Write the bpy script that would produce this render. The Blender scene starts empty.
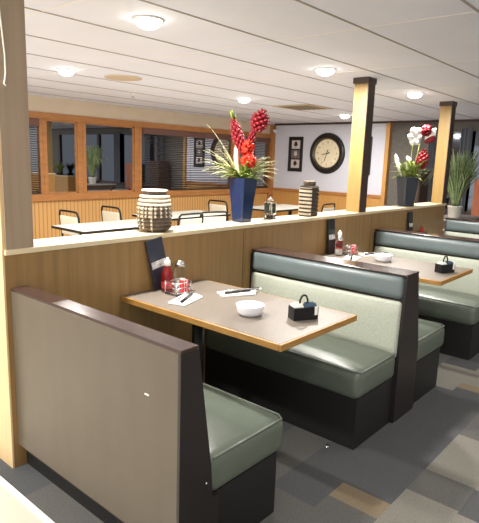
import bpy, bmesh, math, random
from mathutils import Vector, Matrix
random.seed(11)
S = bpy.context.scene
COL = S.collection
PI = math.pi

# ------------------------------------------------------------------ materials
def lin(c):
    return tuple(((v/255)/12.92 if v/255 <= .04045 else (((v/255)+.055)/1.055)**2.4) for v in c)

class NT:
    def __init__(s, name):
        s.m = bpy.data.materials.new(name); s.m.use_nodes = True
        s.t = s.m.node_tree; s.n = s.t.nodes; s.b = s.n['Principled BSDF']
    def node(s, typ, **kw):
        x = s.n.new(typ)
        for k, v in kw.items(): setattr(x, k, v)
        return x
    def link(s, a, b): s.t.links.new(a, b)

def coords(k, scale):
    tc = k.node('ShaderNodeTexCoord'); mp = k.node('ShaderNodeMapping')
    mp.inputs['Scale'].default_value = scale
    k.link(tc.outputs['Object'], mp.inputs['Vector'])
    return mp.outputs['Vector']

def mat(name, rgb, rough=.5, metal=0., noise=0., nscale=(8, 8, 8), bump=0., bscale=(60, 60, 60), spec=.5, coat=0., detail=4.):
    k = NT(name); b = k.b
    c = lin(rgb) if max(rgb) > 1 else rgb
    b.inputs['Base Color'].default_value = (*c, 1)
    b.inputs['Roughness'].default_value = rough
    b.inputs['Metallic'].default_value = metal
    b.inputs['Specular IOR Level'].default_value = spec
    b.inputs['Coat Weight'].default_value = coat
    if noise > 0:
        nz = k.node('ShaderNodeTexNoise'); nz.inputs['Scale'].default_value = 1; nz.inputs['Detail'].default_value = detail
        k.link(coords(k, nscale), nz.inputs['Vector'])
        r = k.node('ShaderNodeValToRGB')
        r.color_ramp.elements[0].position = .3; r.color_ramp.elements[1].position = .7
        r.color_ramp.elements[0].color = (*[v*(1-noise) for v in c], 1)
        r.color_ramp.elements[1].color = (*[min(1, v*(1+noise)) for v in c], 1)
        k.link(nz.outputs['Fac'], r.inputs['Fac']); k.link(r.outputs['Color'], b.inputs['Base Color'])
    if bump > 0:
        nz = k.node('ShaderNodeTexNoise'); nz.inputs['Scale'].default_value = 1; nz.inputs['Detail'].default_value = 3
        k.link(coords(k, bscale), nz.inputs['Vector'])
        bp = k.node('ShaderNodeBump'); bp.inputs['Strength'].default_value = bump; bp.inputs['Distance'].default_value = .01
        k.link(nz.outputs['Fac'], bp.inputs['Height']); k.link(bp.outputs['Normal'], b.inputs['Normal'])
    return k.m

def emit(name, rgb, strength):
    k = NT(name)
    k.b.inputs['Base Color'].default_value = (.8, .8, .8, 1)
    k.b.inputs['Emission Color'].default_value = (*lin(rgb), 1)
    k.b.inputs['Emission Strength'].default_value = strength
    return k.m

M = {}
M['ceiling'] = mat('ceiling_panel', (228, 230, 240), .75, noise=.02, nscale=(3, 3, 3))
M['tee_grey'] = mat('ceiling_reveal', (160, 150, 143), .6)
M['tee_white'] = mat('ceiling_joint', (240, 236, 228), .6)
M['plaster'] = mat('cream_plaster', (214, 200, 178), .8, noise=.03, nscale=(4, 4, 4))
M['white_wall'] = mat('pale_blue_white_wall', (212, 214, 224), .8)
M['grey_wall'] = mat('grey_wallpaper', (104, 100, 94), .85, noise=.12, nscale=(18, 18, 18))
M['wood_panel'] = mat('brown_wood_laminate', (146, 114, 70), .42, noise=.17, nscale=(26, 26, 1.2), detail=6)
M['post_wood'] = mat('blond_post_wood', (140, 112, 62), .5, noise=.12, nscale=(30, 30, 1.1), detail=6)
M['end_board'] = mat('pale_blond_end_board', (214, 186, 140), .5, noise=.05, nscale=(30, 30, 1.1))
M['post_taupe'] = mat('taupe_post_wood', (158, 138, 116), .5, noise=.10, nscale=(30, 30, 1.1), detail=6)
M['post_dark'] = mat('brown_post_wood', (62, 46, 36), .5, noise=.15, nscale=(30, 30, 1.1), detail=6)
M['trim_wood'] = mat('orange_oak_trim', (172, 116, 62), .45, noise=.14, nscale=(6, 6, 20))
M['yellow_wood'] = mat('honey_wainscot', (196, 146, 80), .5, noise=.06, nscale=(20, 20, 1.5))
M['dark_trim'] = mat('dark_brown_moulding', (62, 40, 30), .5)
M['sill'] = mat('cream_ledge', (220, 203, 168), .35, noise=.02)
M['booth_brown'] = mat('espresso_laminate', (36, 31, 30), .38, noise=.06, nscale=(20, 20, 4))
M['booth_panel'] = mat('taupe_laminate', (90, 81, 68), .4, noise=.05, nscale=(12, 12, 3))
M['booth_cap'] = mat('walnut_cap', (58, 42, 38), .2, noise=.12, nscale=(20, 3, 20))
M['kick'] = mat('black_kick', (26, 25, 25), .55)
M['vinyl_seat'] = mat('sage_grey_vinyl', (92, 100, 89), .36, noise=.05, nscale=(14, 14, 14), bump=.12, bscale=(180, 180, 180))
M['vinyl_roll'] = mat('slate_vinyl', (100, 111, 112), .36, noise=.05, nscale=(14, 14, 14), bump=.08, bscale=(180, 180, 180))
M['fabric_pad'] = mat('pale_sage_fabric', (170, 175, 160), .42, noise=.1, nscale=(90, 90, 90), bump=.25, bscale=(200, 200, 200))
M['piping'] = mat('sage_piping', (112, 120, 108), .35)
M['table_top'] = mat('taupe_speckled_laminate', (112, 103, 93), .42, noise=.12, nscale=(110, 110, 110))
M['oak_edge'] = mat('oak_table_edge', (160, 118, 60), .4, noise=.15, nscale=(10, 10, 60))
M['black_metal'] = mat('black_metal', (22, 22, 22), .4, .2)
M['white_china'] = mat('white_china', (238, 238, 244), .18)
M['napkin'] = mat('white_napkin', (244, 240, 234), .85)
M['cutlery_black'] = mat('dark_handle', (30, 28, 28), .35)
M['chrome'] = mat('chrome', (220, 220, 220), .18, 1.)
M['ketchup'] = mat('ketchup_red', (120, 14, 12), .25)
M['cap_white'] = mat('white_plastic', (242, 240, 236), .4)
M['label_red'] = mat('red_packet', (204, 60, 60), .6)
M['label_pink'] = mat('pink_packet', (236, 176, 176), .7)
M['packet_white'] = mat('white_packet', (240, 238, 230), .7)
M['packet_blue'] = mat('slate_packet', (70, 90, 110), .7)
M['menu_navy'] = mat('navy_menu_cover', (44, 48, 62), .4)
M['menu_black'] = mat('black_menu_cover', (26, 26, 28), .4)
M['menu_print'] = mat('pale_menu_picture', (206, 206, 206), .6, noise=.4, nscale=(60, 60, 60))
M['vase_blue'] = mat('glossy_blue_glaze', (12, 36, 76), .2, coat=.4)
M['vase_slate'] = mat('slate_glaze', (46, 54, 64), .3)
M['red_flower'] = mat('crimson_bloom', (134, 8, 26), .5, noise=.35, nscale=(60, 60, 60))
M['orange_flower'] = mat('scarlet_bloom', (222, 54, 28), .55, noise=.3, nscale=(80, 80, 80))
M['white_flower'] = mat('white_petal', (244, 240, 238), .5)
M['cream_leaf'] = mat('cream_spathe', (232, 222, 186), .5)
M['leaf'] = mat('fresh_green_leaf', (134, 150, 66), .5, noise=.3, nscale=(30, 30, 30))
M['leaf_pale'] = mat('pale_straw_leaf', (204, 204, 150), .5, noise=.2, nscale=(30, 30, 30))
M['leaf_grass'] = mat('grass_leaf', (134, 152, 104), .5, noise=.3, nscale=(30, 30, 30))
M['pot_white'] = mat('white_pot', (222, 218, 206), .4)
M['soil'] = mat('dark_soil', (40, 32, 26), .9)
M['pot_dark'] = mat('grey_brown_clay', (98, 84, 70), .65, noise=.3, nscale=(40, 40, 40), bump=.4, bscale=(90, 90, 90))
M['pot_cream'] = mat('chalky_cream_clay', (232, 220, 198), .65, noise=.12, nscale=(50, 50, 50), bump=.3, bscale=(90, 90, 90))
M['jar_brown'] = mat('dark_umber_glaze', (58, 48, 38), .4)
M['frame_black'] = mat('black_frame', (24, 21, 20), .35)
M['clock_face'] = mat('cream_clock_face', (236, 224, 192), .5, noise=.05, nscale=(9, 9, 9))
M['clock_rim'] = mat('bronze_bevel', (96, 84, 64), .3, .6)
M['ink'] = mat('clock_ink', (28, 24, 20), .5)
M['ink_tan'] = mat('clock_numeral', (120, 104, 80), .6)
M['art_pale'] = mat('pale_print', (206, 198, 190), .6, noise=.12, nscale=(40, 40, 40))
M['art_mid'] = mat('smoky_print', (112, 104, 104), .6, noise=.3, nscale=(40, 40, 40))
M['leaf_ink'] = mat('print_ink', (44, 38, 36), .6)
M['chair_pad'] = mat('cream_chair_vinyl', (232, 226, 204), .5)
M['dining_top'] = mat('pale_dining_laminate', (222, 220, 208), .35)
M['light_ring'] = mat('white_light_ring', (240, 238, 232), .5)
M['lens'] = emit('lamp_lens', (255, 248, 234), 16.)
M['vent_tan'] = mat('tan_vent', (196, 176, 146), .6)
M['vent_grey'] = mat('grey_vent_louvre', (120, 106, 88), .6)
M['slat'] = mat('dark_blind_slat', (46, 40, 40), .4)
M['valance'] = mat('brown_valance', (104, 70, 62), .5)
M['cable'] = mat('white_cable', (236, 230, 214), .5)
M['cream_floor'] = mat('cream_floor_tile', (206, 200, 184), .35, noise=.04, nscale=(5, 5, 5))
M['dining_floor'] = mat('pale_bounce_floor', (196, 194, 190), .5, noise=.04, nscale=(5, 5, 5))  # unseen floor, kept pale to bounce lamplight onto the ceiling
M['strip'] = mat('white_floor_strip', (244, 240, 230), .4)
M['grey_top'] = mat('grey_counter', (150, 146, 142), .5)
M['rust_wood'] = mat('rust_wood', (190, 112, 76), .5, noise=.15, nscale=(12, 12, 2))
M['brown_wood'] = mat('umber_wood', (72, 55, 46), .5, noise=.15, nscale=(16, 16, 2))
M['pale_curtain'] = mat('pale_grey_curtain', (96, 100, 108), .8, noise=.1, nscale=(30, 30, 2))
M['candle_green'] = mat('dark_green_label', (36, 52, 40), .5)
M['carpet0'] = mat('carpet_charcoal', (82, 83, 84), .95, noise=.16, nscale=(120, 120, 120), bump=.3, bscale=(260, 260, 260), spec=.1)
M['carpet1'] = mat('carpet_grey', (93, 92, 89), .95, noise=.16, nscale=(120, 120, 120), bump=.3, bscale=(260, 260, 260), spec=.1)
M['carpet2'] = mat('carpet_tan', (124, 111, 91), .95, noise=.14, nscale=(120, 120, 120), bump=.3, bscale=(260, 260, 260), spec=.1)
M['carpet3'] = mat('carpet_stone', (124, 121, 113), .95, noise=.14, nscale=(120, 120, 120), bump=.3, bscale=(260, 260, 260), spec=.1)

def mirror_glass(name, rgb, rough):
    k = NT(name); b = k.b
    b.inputs['Base Color'].default_value = (*rgb, 1); b.inputs['Metallic'].default_value = 1
    b.inputs['Roughness'].default_value = rough
    return k.m
M['night_glass'] = mirror_glass('night_window_glass', (.60, .62, .66), .015)
M['night_glass_dim'] = mirror_glass('dim_window_glass', (.10, .11, .13), .05)

def glass(name, rgb, rough=.02):
    k = NT(name); b = k.b
    b.inputs['Base Color'].default_value = (*rgb, 1); b.inputs['Roughness'].default_value = rough
    b.inputs['Transmission Weight'].default_value = 1.; b.inputs['IOR'].default_value = 1.3
    return k.m
M['glass'] = glass('clear_glass', (.95, .97, .95))

def beadboard():
    k = NT('beadboard'); b = k.b
    tc = k.node('ShaderNodeTexCoord'); w = k.node('ShaderNodeTexWave'); w.bands_direction = 'X'
    w.inputs['Scale'].default_value = 5.2; w.inputs['Distortion'].default_value = 0
    k.link(tc.outputs['Object'], w.inputs['Vector'])
    r = k.node('ShaderNodeValToRGB'); e = r.color_ramp.elements
    e[0].position = .0; e[0].color = (*lin((164, 116, 62)), 1); e[1].position = .22; e[1].color = (*lin((206, 160, 98)), 1)
    k.link(w.outputs['Fac'], r.inputs['Fac']); k.link(r.outputs['Color'], b.inputs['Base Color'])
    bp = k.node('ShaderNodeBump'); bp.inputs['Strength'].default_value = .4
    k.link(w.outputs['Fac'], bp.inputs['Height']); k.link(bp.outputs['Normal'], b.inputs['Normal'])
    b.inputs['Roughness'].default_value = .5
    return k.m
M['beadboard'] = beadboard()

# ------------------------------------------------------------------ mesh helpers
class MB:
    """collects shapes, builds ONE mesh object"""
    def __init__(s): s.v = []; s.f = []; s.mi = []; s.sm = []
    def add(s, v, f, mi=0, sm=False):
        o = len(s.v); s.v += [tuple(x) for x in v]
        for q in f: s.f.append([i+o for i in q]); s.mi.append(mi); s.sm.append(sm)
    def box(s, a, b, mi=0):
        x0, y0, z0 = a; x1, y1, z1 = b
        v = [(x0,y0,z0),(x1,y0,z0),(x1,y1,z0),(x0,y1,z0),(x0,y0,z1),(x1,y0,z1),(x1,y1,z1),(x0,y1,z1)]
        s.add(v, [(3,2,1,0),(4,5,6,7),(0,1,5,4),(1,2,6,5),(2,3,7,6),(3,0,4,7)], mi)
    def bevel_box(s, a, b, r=.004, mi=0, seg=2):
        bm = bmesh.new(); bmesh.ops.create_cube(bm, size=1)
        for v in bm.verts:
            v.co = Vector([a[i] + (v.co[i]+.5)*(b[i]-a[i]) for i in range(3)])
        bmesh.ops.bevel(bm, geom=bm.edges[:], offset=r, segments=seg, affect='EDGES', profile=.5)
        s.frombm(bm, mi, False)
    def frombm(s, bm, mi=0, sm=False):
        bm.verts.index_update()
        s.add([v.co[:] for v in bm.verts], [[v.index for v in f.verts] for f in bm.faces], mi, sm); bm.free()
    def prism(s, prof, axis, t0, t1, mi=0, sm=False):
        """prof: 2D points; extruded along axis (0 x: prof=(y,z); 1 y: prof=(x,z); 2 z: prof=(x,y))"""
        n = len(prof)
        def P(p, t):
            return {0: (t, p[0], p[1]), 1: (p[0], t, p[1]), 2: (p[0], p[1], t)}[axis]
        v = [P(p, t0) for p in prof] + [P(p, t1) for p in prof]
        f = [list(range(n)), list(range(2*n-1, n-1, -1))] + [(i, i+n, (i+1) % n+n, (i+1) % n) for i in range(n)]
        s.add(v, f, mi, sm)
    def lathe(s, prof, c=(0,0,0), n=32, mi=0, sm=True, mifn=None, cap=True):
        v = []; f = []; m = len(prof)
        for r, z in prof:
            for k in range(n):
                a = 2*PI*k/n; v.append((c[0]+r*math.cos(a), c[1]+r*math.sin(a), c[2]+z))
        o = len(s.v); s.v += v
        for i in range(m-1):
            for k in range(n):
                k2 = (k+1) % n
                s.f.append([o+i*n+k, o+i*n+k2, o+(i+1)*n+k2, o+(i+1)*n+k]); s.mi.append(mifn(i) if mifn else mi); s.sm.append(sm)
        for i, rev in ((0, True), (m-1, False)):
            if cap and prof[i][0] > 1e-5:
                q = [o+i*n+k for k in range(n)]
                s.f.append(q[::-1] if rev else q); s.mi.append(mifn(i) if mifn else mi); s.sm.append(False)
    def tube(s, pts, r, n=8, mi=0, closed=False, r1=None):
        pts = [Vector(p) for p in pts]; m = len(pts); rings = []; ref = None
        for i, p in enumerate(pts):
            a = pts[i-1] if (i > 0 or closed) else p; b = pts[(i+1) % m] if (i < m-1 or closed) else p
            d = (b-a).normalized()
            if ref is None:
                ref = Vector((0,0,1)) if abs(d.z) < .9 else Vector((1,0,0))
            u = d.cross(ref)
            if u.length < 1e-4: u = d.cross(Vector((0,1,0)))
            u.normalize(); w = u.cross(d).normalized(); ref = w
            rr = r if r1 is None else r+(r1-r)*i/(m-1)
            rings.append([p+u*rr*math.cos(2*PI*k/n)+w*rr*math.sin(2*PI*k/n) for k in range(n)])
        v = [q for R_ in rings for q in R_]; f = []
        for i in range(m if closed else m-1):
            j = (i+1) % m
            for k in range(n): f.append((i*n+k, i*n+(k+1) % n, j*n+(k+1) % n, j*n+k))
        if not closed: f += [list(range(n))[::-1], list(range((m-1)*n, m*n))]
        s.add(v, f, mi, True)
    def rounded(s, a, b, r, n=(10, 14, 5), puff=0, puff_axis=2, puff_dir=1, mi=0, shear=None):
        """box with round edges, gently puffed on one face"""
        a = Vector(a); b = Vector(b)
        def samples(i):
            lo, hi = a[i], b[i]; e = [lo+r*t for t in (0, .12, .3, .6, 1)]
            mid = [lo+r+(hi-lo-2*r)*k/n[i] for k in range(1, n[i])]
            return e+mid+[hi-r*t for t in (1, .6, .3, .12, 0)]
        ss = [samples(i) for i in range(3)]; L = [len(x) for x in ss]
        idx = {}; v = []; f = []
        def V(i, j, k):
            key = (i, j, k)
            if key in idx: return idx[key]
            q = Vector((ss[0][i], ss[1][j], ss[2][k]))
            c = Vector([min(max(q[t], a[t]+r), b[t]-r) for t in range(3)])
            d = q-c
            p = c+d.normalized()*r if d.length > 1e-9 else q
            if puff:
                ax = puff_axis; o1, o2 = [t for t in range(3) if t != ax]
                u = 2*(p[o1]-a[o1])/(b[o1]-a[o1])-1; w = 2*(p[o2]-a[o2])/(b[o2]-a[o2])-1
                h = (p[ax]-a[ax])/(b[ax]-a[ax]); h = h if puff_dir > 0 else 1-h
                p[ax] += puff_dir*puff*max(0, 1-abs(u)**2.5)*max(0, 1-abs(w)**4)*max(0, h)
            if shear: p = shear(p)
            idx[key] = len(v); v.append(p[:]); return idx[key]
        for ax in range(3):
            o1, o2 = [(1, 2), (2, 0), (0, 1)][ax]
            for side in (0, L[ax]-1):
                for i in range(L[o1]-1):
                    for j in range(L[o2]-1):
                        def K(p, q):
                            t = [0, 0, 0]; t[ax] = side; t[o1] = p; t[o2] = q; return V(*t)
                        q = [K(i, j), K(i+1, j), K(i+1, j+1), K(i, j+1)]
                        f.append(q if side else q[::-1])
        s.add(v, f, mi, True)
    def blade(s, base, tip, w, bend=(0, 0, 0), n=6, mi=0, up=(0, 0, 1), shape=.6, fold=.25):
        """a thin, creased, curved leaf with a little thickness"""
        base = Vector(base); tip = Vector(tip); bend = Vector(bend); up = Vector(up)
        P = [base.lerp(tip, t)+bend*(4*t*(1-t)) for t in [i/n for i in range(n+1)]]
        v = []; f = []
        for i, p in enumerate(P):
            t = i/n; d = (P[min(i+1, n)]-P[max(i-1, 0)]).normalized()
            sd = d.cross(up)
            if sd.length < .05: sd = d.cross(Vector((1, .3, 0)))
            sd.normalize(); nm = sd.cross(d).normalized()
            ww = w*(max(0., math.sin(PI*min(1, (t*.92+.06))))**shape)+.0004
            v += [p-sd*ww, p+nm*ww*fold, p+sd*ww, p+nm*(ww*fold-.0016-ww*.06)]
        for i in range(n):
            o = i*4
            for k in range(4):
                f.append((o+k, o+(k+1) % 4, o+4+(k+1) % 4, o+4+k))
        f += [(3, 2, 1, 0), (n*4, n*4+1, n*4+2, n*4+3)]
        s.add(v, f, mi, True)
    def build(s, name, mats, parent=None, loc=None, mtx=None):
        me = bpy.data.meshes.new(name)
        v = [mtx @ Vector(p) for p in s.v] if mtx else s.v
        me.from_pydata(v, [], s.f)
        if not isinstance(mats, (list, tuple)): mats = [mats]
        for m in mats: me.materials.append(m)
        for p, mi, sm in zip(me.polygons, s.mi, s.sm): p.material_index = mi; p.use_smooth = sm
        bm = bmesh.new(); bm.from_mesh(me); bmesh.ops.recalc_face_normals(bm, faces=bm.faces[:]); bm.to_mesh(me); bm.free()
        me.update()
        o = bpy.data.objects.new(name, me); COL.objects.link(o)
        if parent: o.parent = parent
        if loc: o.location = loc
        return o

def tag(o, label, cat, group=None):
    o['label'] = label; o['category'] = cat
    if group: o['group'] = group
    return o
def thing(name, label, cat, loc=(0, 0, 0), rz=0, group=None):
    o = bpy.data.objects.new(name, None); COL.objects.link(o)
    o.empty_display_size = .1
    o.location = loc; o.rotation_euler = (0, 0, rz)
    return tag(o, label, cat, group)
def struct(mb, name, mats, parent=None):
    o = mb.build(name, mats, parent)
    if parent is None: o['kind'] = 'structure'
    return o
def dup(root, loc, rz=None, label=None, group=None):
    r = root.copy(); COL.objects.link(r); r.location = loc
    if rz is not None: r.rotation_euler = (0, 0, rz)
    if label: r['label'] = label
    if group: r['group'] = group
    for ch in list(root.children):
        c = ch.copy(); COL.objects.link(c); c.parent = r
        for g in list(ch.children):
            d = g.copy(); COL.objects.link(d); d.parent = c
    return r

# ------------------------------------------------------------------ sizes of the place (metres)
HC = 2.236                       # ceiling
YW = 4.485                       # window wall
XC = 7.78                        # clock wall
HW = 1.071                       # top of the low dividing wall
XE = 5.42                        # its far end
XB, YB = -3.6, -4.6              # how far floor and ceiling reach towards the viewer

# ------------------------------------------------------------------ floor
m = MB()
rows = []
ys = [-.98-.243*k for k in range(0, 16)]
ys = [.6, .3, 0, -.24, -.49, -.735]+ys
over = {  # row starting y -> list of (x0, x1, material)
    2: [(.9, 1.06, 2)],
}
rnd = random.Random(5)
def carpet_row(y1, y0):
    x = -.035
    segs = []
    while x < XC:
        w = rnd.choice([.24, .48, .48, .72]); 
        near = y0 > -1.24
        p = rnd.random()
        if near: c = 0 if p < .62 else 1
        else: c = 0 if p < .36 else (1 if p < .58 else (2 if p < .72 else 3))
        segs.append([x, min(x+w, XC), c]); x += w
    return segs
for i in range(len(ys)-1):
    y1, y0 = ys[i], ys[i+1]
    if y1 > 9: continue
    segs = carpet_row(y1, y0)
    tops = round(y1, 3)
    if abs(y1+.98) < .01: segs = [[-.035, .55, 0], [.55, .80, 1], [.80, 2.52, 0], [2.52, 2.64, 3], [2.64, 3.0, 3], [3.0, XC, 0]]
    if abs(y1+1.223) < .01: segs = [[-.035, .55, 0], [.55, .92, 1], [.92, 1.055, 2], [1.055, 2.6, 0], [2.6, 2.7, 2], [2.7, 3.1, 3], [3.1, XC, 0]]
    if abs(y1+1.466) < .01: segs = [[-.035, .6, 1], [.6, .88, 0], [.88, 1.22, 3], [1.22, 1.45, 1], [1.45, 1.93, 3], [1.93, 2.35, 1], [2.35, 2.8, 3], [2.8, XC, 0]]
    if abs(y1+1.709) < .01: segs = [[-.035, .7, 0], [.7, 1.2, 3], [1.2, 1.44, 0], [1.44, 2.2, 3], [2.2, 3., 1], [3., XC, 0]]
    for x0, x1, c in segs:
        m.add([(x0, y0, 0), (x1, y0, 0), (x1, y1, 0), (x0, y1, 0)], [(0, 1, 2, 3)], c)
m.box((-.035, YB, -.05), (XC, .6, -.001), 0)
struct(m, 'floor', [M['carpet0'], M['carpet1'], M['carpet2'], M['carpet3']])
m = MB(); m.box((XB, YB, -.05), (-.063, YW, 0)); struct(m, 'floor', M['cream_floor'])
m = MB(); m.box((-.035, .6, -.05), (XC, YW, 0)); struct(m, 'floor', M['dining_floor'])
m = MB(); m.box((-.063, YB, -.05), (-.035, YW, .004)); struct(m, 'trim_1', M['strip'])

# ------------------------------------------------------------------ ceiling: long grey reveals, faint cross joints
m = MB()
m.box((XB, YB, HC), (XC+.1, YW+.1, HC+.08), 0)
y = -.155-.613*7
while y < YW:
    m.box((XB, y-.006, HC-.004), (XC, y+.006, HC+.002), 1); y += .613
x = 1.75-1.22*4
while x < XC:
    m.box((x-.005, YB, HC-.0015), (x+.005, YW, HC+.002), 2); x += 1.22
struct(m, 'ceiling', [M['ceiling'], M['tee_grey'], M['tee_white']])

# ------------------------------------------------------------------ low dividing wall, its ledge and posts
m = MB(); m.box((.045, .0, 0), (XE, .18, HW-.026), 0)
for x in (1.7, 3.55): m.box((x-.0015, -.001, 0), (x+.0015, .002, HW-.03), 1)
struct(m, 'wall_divider', [M['wood_panel'], M['dark_trim'], M['yellow_wood']])
d = bpy.data.objects['wall_divider'].data
for p in d.polygons:
    if p.center.y > .17: p.material_index = 2
m = MB(); m.bevel_box((.045, -.012, HW-.026), (XE+.01, .2, HW), .003); struct(m, 'trim_2', M['sill'])
def post(k, x0, x1, y0, y1, cap):
    m = MB()
    m.box((x0, y0, HW), (x1, y1, HC-.045), 0)
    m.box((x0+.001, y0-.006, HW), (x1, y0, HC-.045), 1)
    c = .012
    m.bevel_box((x0-c, y0-c, HC-.05), (x1+c, y1+c, HC), .003, 1)
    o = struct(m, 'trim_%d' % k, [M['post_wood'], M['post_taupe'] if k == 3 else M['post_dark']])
    return o
post(3, .05, .182, -.004, .15, 1)
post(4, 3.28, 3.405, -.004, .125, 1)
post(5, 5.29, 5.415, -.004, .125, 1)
m = MB(); m.box((.036, .0, 0), (.045, .18, HW), 0); m.box((.036, -.004, HW), (.05, .15, HC-.05), 0); struct(m, 'trim_17', M['end_board'])
# a low honey-coloured wall across the aisle (seen mirrored) and a grey-topped ledge past the last post
m = MB(); m.box((XC-.3, YB, 0), (XC+.04, -2.65, .86), 0); m.box((XC-.32, YB, .86), (XC+.04, -2.63, .885), 1)
struct(m, 'wall_low', [M['yellow_wood'], M['sill']])
m = MB(); m.box((6.08, 0, 0), (7.25, .4, .66), 0); m.box((6.06, -.01, .66), (7.27, .42, .69), 1)
m.box((6.06, 0, .69), (6.9, .4, .80), 0); m.box((6.05, -.01, .80), (6.92, .42, .826), 1)
struct(m, 'wall_ledge', [M['brown_wood'], M['grey_top']])

# ------------------------------------------------------------------ window wall
ZS0, ZS1 = .862, .957            # sill rail
ZT0, ZT1 = 1.945, 2.03           # head rail
m = MB()
m.box((XB, YW, 0), (XC+.1, YW+.1, HC), 0)
m.box((XB, YW-.03, ZT1), (XC, YW, HC), 0)
m.box((XB, YW-.018, .09), (XC, YW, ZS0), 1)
struct(m, 'wall_back', [M['plaster'], M['beadboard']])
m = MB(); m.box((XB, YW-.03, 0), (XC, YW, .09)); struct(m, 'baseboard_back', M['trim_wood'])
m = MB(); m.bevel_box((XB, YW-.075, ZS0), (XC, YW, ZS1), .006); struct(m, 'trim_6', M['trim_wood'])
m = MB(); m.bevel_box((XB, YW-.06, ZT0), (XC, YW, ZT1), .006); struct(m, 'trim_7', M['trim_wood'])
wins = [(1.2, 2.69, True), (2.79, 3.264, False), (3.394, 4.269, False), (4.406, 6.5, True), (6.62, 7.66, True)]
for k, (x0, x1, bl) in enumerate(wins):
    m = MB()
    for a, b in (((x0-.045, ZS1), (x0, ZT0)), ((x1, ZS1), (x1+.045, ZT0))):
        m.box((a[0], YW-.045, a[1]), (b[0], YW+.0, b[1]), 0)
    if not bl:   # inner bead
        for a, b in (((x0, ZS1), (x0+.018, ZT0)), ((x1-.018, ZS1), (x1, ZT0)), ((x0, ZT0-.02), (x1, ZT0)), ((x0, ZS1), (x1, ZS1+.02))):
            m.box((a[0], YW-.03, a[1]), (b[0], YW, b[1]), 0)
    fr = struct(m, 'window_%d' % (k+1), M['trim_wood'])
    g = MB(); g.box((x0, YW-.012, ZS1), (x1, YW-.006, ZT0)); g.build('glass_pane', M['night_glass'], fr)
    if bl:
        b = thing('window_blind', '', 'window blind', ((x0+x1)/2, YW-.05, ZT0), 0, 'dark horizontal window blinds')
        hw = (x1-x0)/2-.006
        s_ = MB()
        z = -.115
        while z > -(ZT0-ZS1)+.02:
            s_.prism([(-.012, z-.006), (.012, z+.003), (.012, z+.006), (-.012, z-.003)], 0, -hw, hw); z -= .030
        s_.bevel_box((-hw, -.012, -(ZT0-ZS1)+.004), (hw, .012, -(ZT0-ZS1)+.016), .002)
        s_.build('slats', M['slat'], b)
        v_ = MB(); v_.bevel_box((-hw, -.02, -.095), (hw, .016, -.002), .004); v_.build('valance', M['valance'], b)
        for t in (-.7, 0, .7):
            if abs(t) < .1 and k != 3: continue
            c_ = MB(); c_.tube([(t*hw, -.0135, -.1), (t*hw, -.0135, -(ZT0-ZS1)+.01)], .0022, 5)
            c_.build('ladder_cord', M['black_metal'], b)
        b['label'] = {0: 'dark blind in the window cut off by the post at far left',
                      3: 'wide dark horizontal blind in the middle window behind the ribbed pot',
                      4: 'narrow dark blind in the corner window behind the red flowers'}[k]
# posts of the window wall between the panes
m = MB(); m.box((XC-.1, YW-.1, 0), (XC, YW, HC-.03)); struct(m, 'trim_8', M['trim_wood'])
for k, (a, b) in enumerate(((2.69+.045, 2.79-.045), (3.264+.045, 3.394-.045), (4.269+.045, 4.406-.045), (6.5+.045, 6.62-.045))):
    m = MB(); m.box((a-.001, YW-.04, ZS1), (b+.001, YW, ZT0)); struct(m, 'trim_%d' % (9+k), M['trim_wood'])

# ------------------------------------------------------------------ clock wall and the grey end beyond it
YE = 1.97
m = MB()
m.box((XC, YE, 0), (XC+.1, YW, HC), 0)
m.box((XC-.016, YE, .09), (XC, YW-.1, .91), 1)
struct(m, 'wall_clock', [M['white_wall'], M['yellow_wood']])
m = MB(); m.bevel_box((XC-.035, YE, .905), (XC, YW-.1, .965), .006); struct(m, 'trim_13', M['trim_wood'])
m = MB(); m.box((XC-.05, YE-.07, 0), (XC+.1, YE, HC-.03)); struct(m, 'trim_14', M['yellow_wood'])
m = MB(); m.box((XC-.04, YB, HC-.035), (XC, YW-.1, HC)); struct(m, 'trim_15', M['dark_trim'])
m = MB()
m.box((XC+.04, YB, 0), (XC+.14, YE-.07, HC), 0)
struct(m, 'wall_far', [M['grey_wall']])
m = MB(); m.box((XC, YB, 2.06), (XC+.05, .95, HC-.035)); struct(m, 'trim_16', M['grey_wall'])
m = MB()
for a, b in ((-3.6, -3.5), (-1.6, -1.5), (.93, 1.0)):
    m.box((XC-.02, a, .75), (XC+.04, b, 2.06), 0)
m.box((XC-.02, -3.6, .75), (XC+.04, 1.0, .81), 0)
w6 = struct(m, 'window_6', M['brown_wood'])
g = MB(); g.box((XC+.02, -3.5, .81), (XC+.03, .93, 2.06)); g.build('glass_pane', M['night_glass_dim'], w6)
def curtain(y0, y1, label):
    m = MB(); n = 24; pr = []
    for i in range(n+1): pr.append((XC-.05+.018*math.sin(i/n*6*PI), y0+(y1-y0)*i/n))
    pr += [(p[0]-.004, p[1]) for p in pr[::-1]]
    m.prism(pr, 2, .78, 2.1)
    tag(m.build('curtain', M['pale_curtain']), label, 'curtain', 'pale grey window curtains')
curtain(.52, .70, 'narrow pale grey curtain on the dark end window above the grassy plant')
curtain(1.08, 1.2, 'thin pale blue-grey curtain between the white flowers and the far post')
curtain(-.78, -.52, 'pale curtain mirrored in the second window pane at left')
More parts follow.
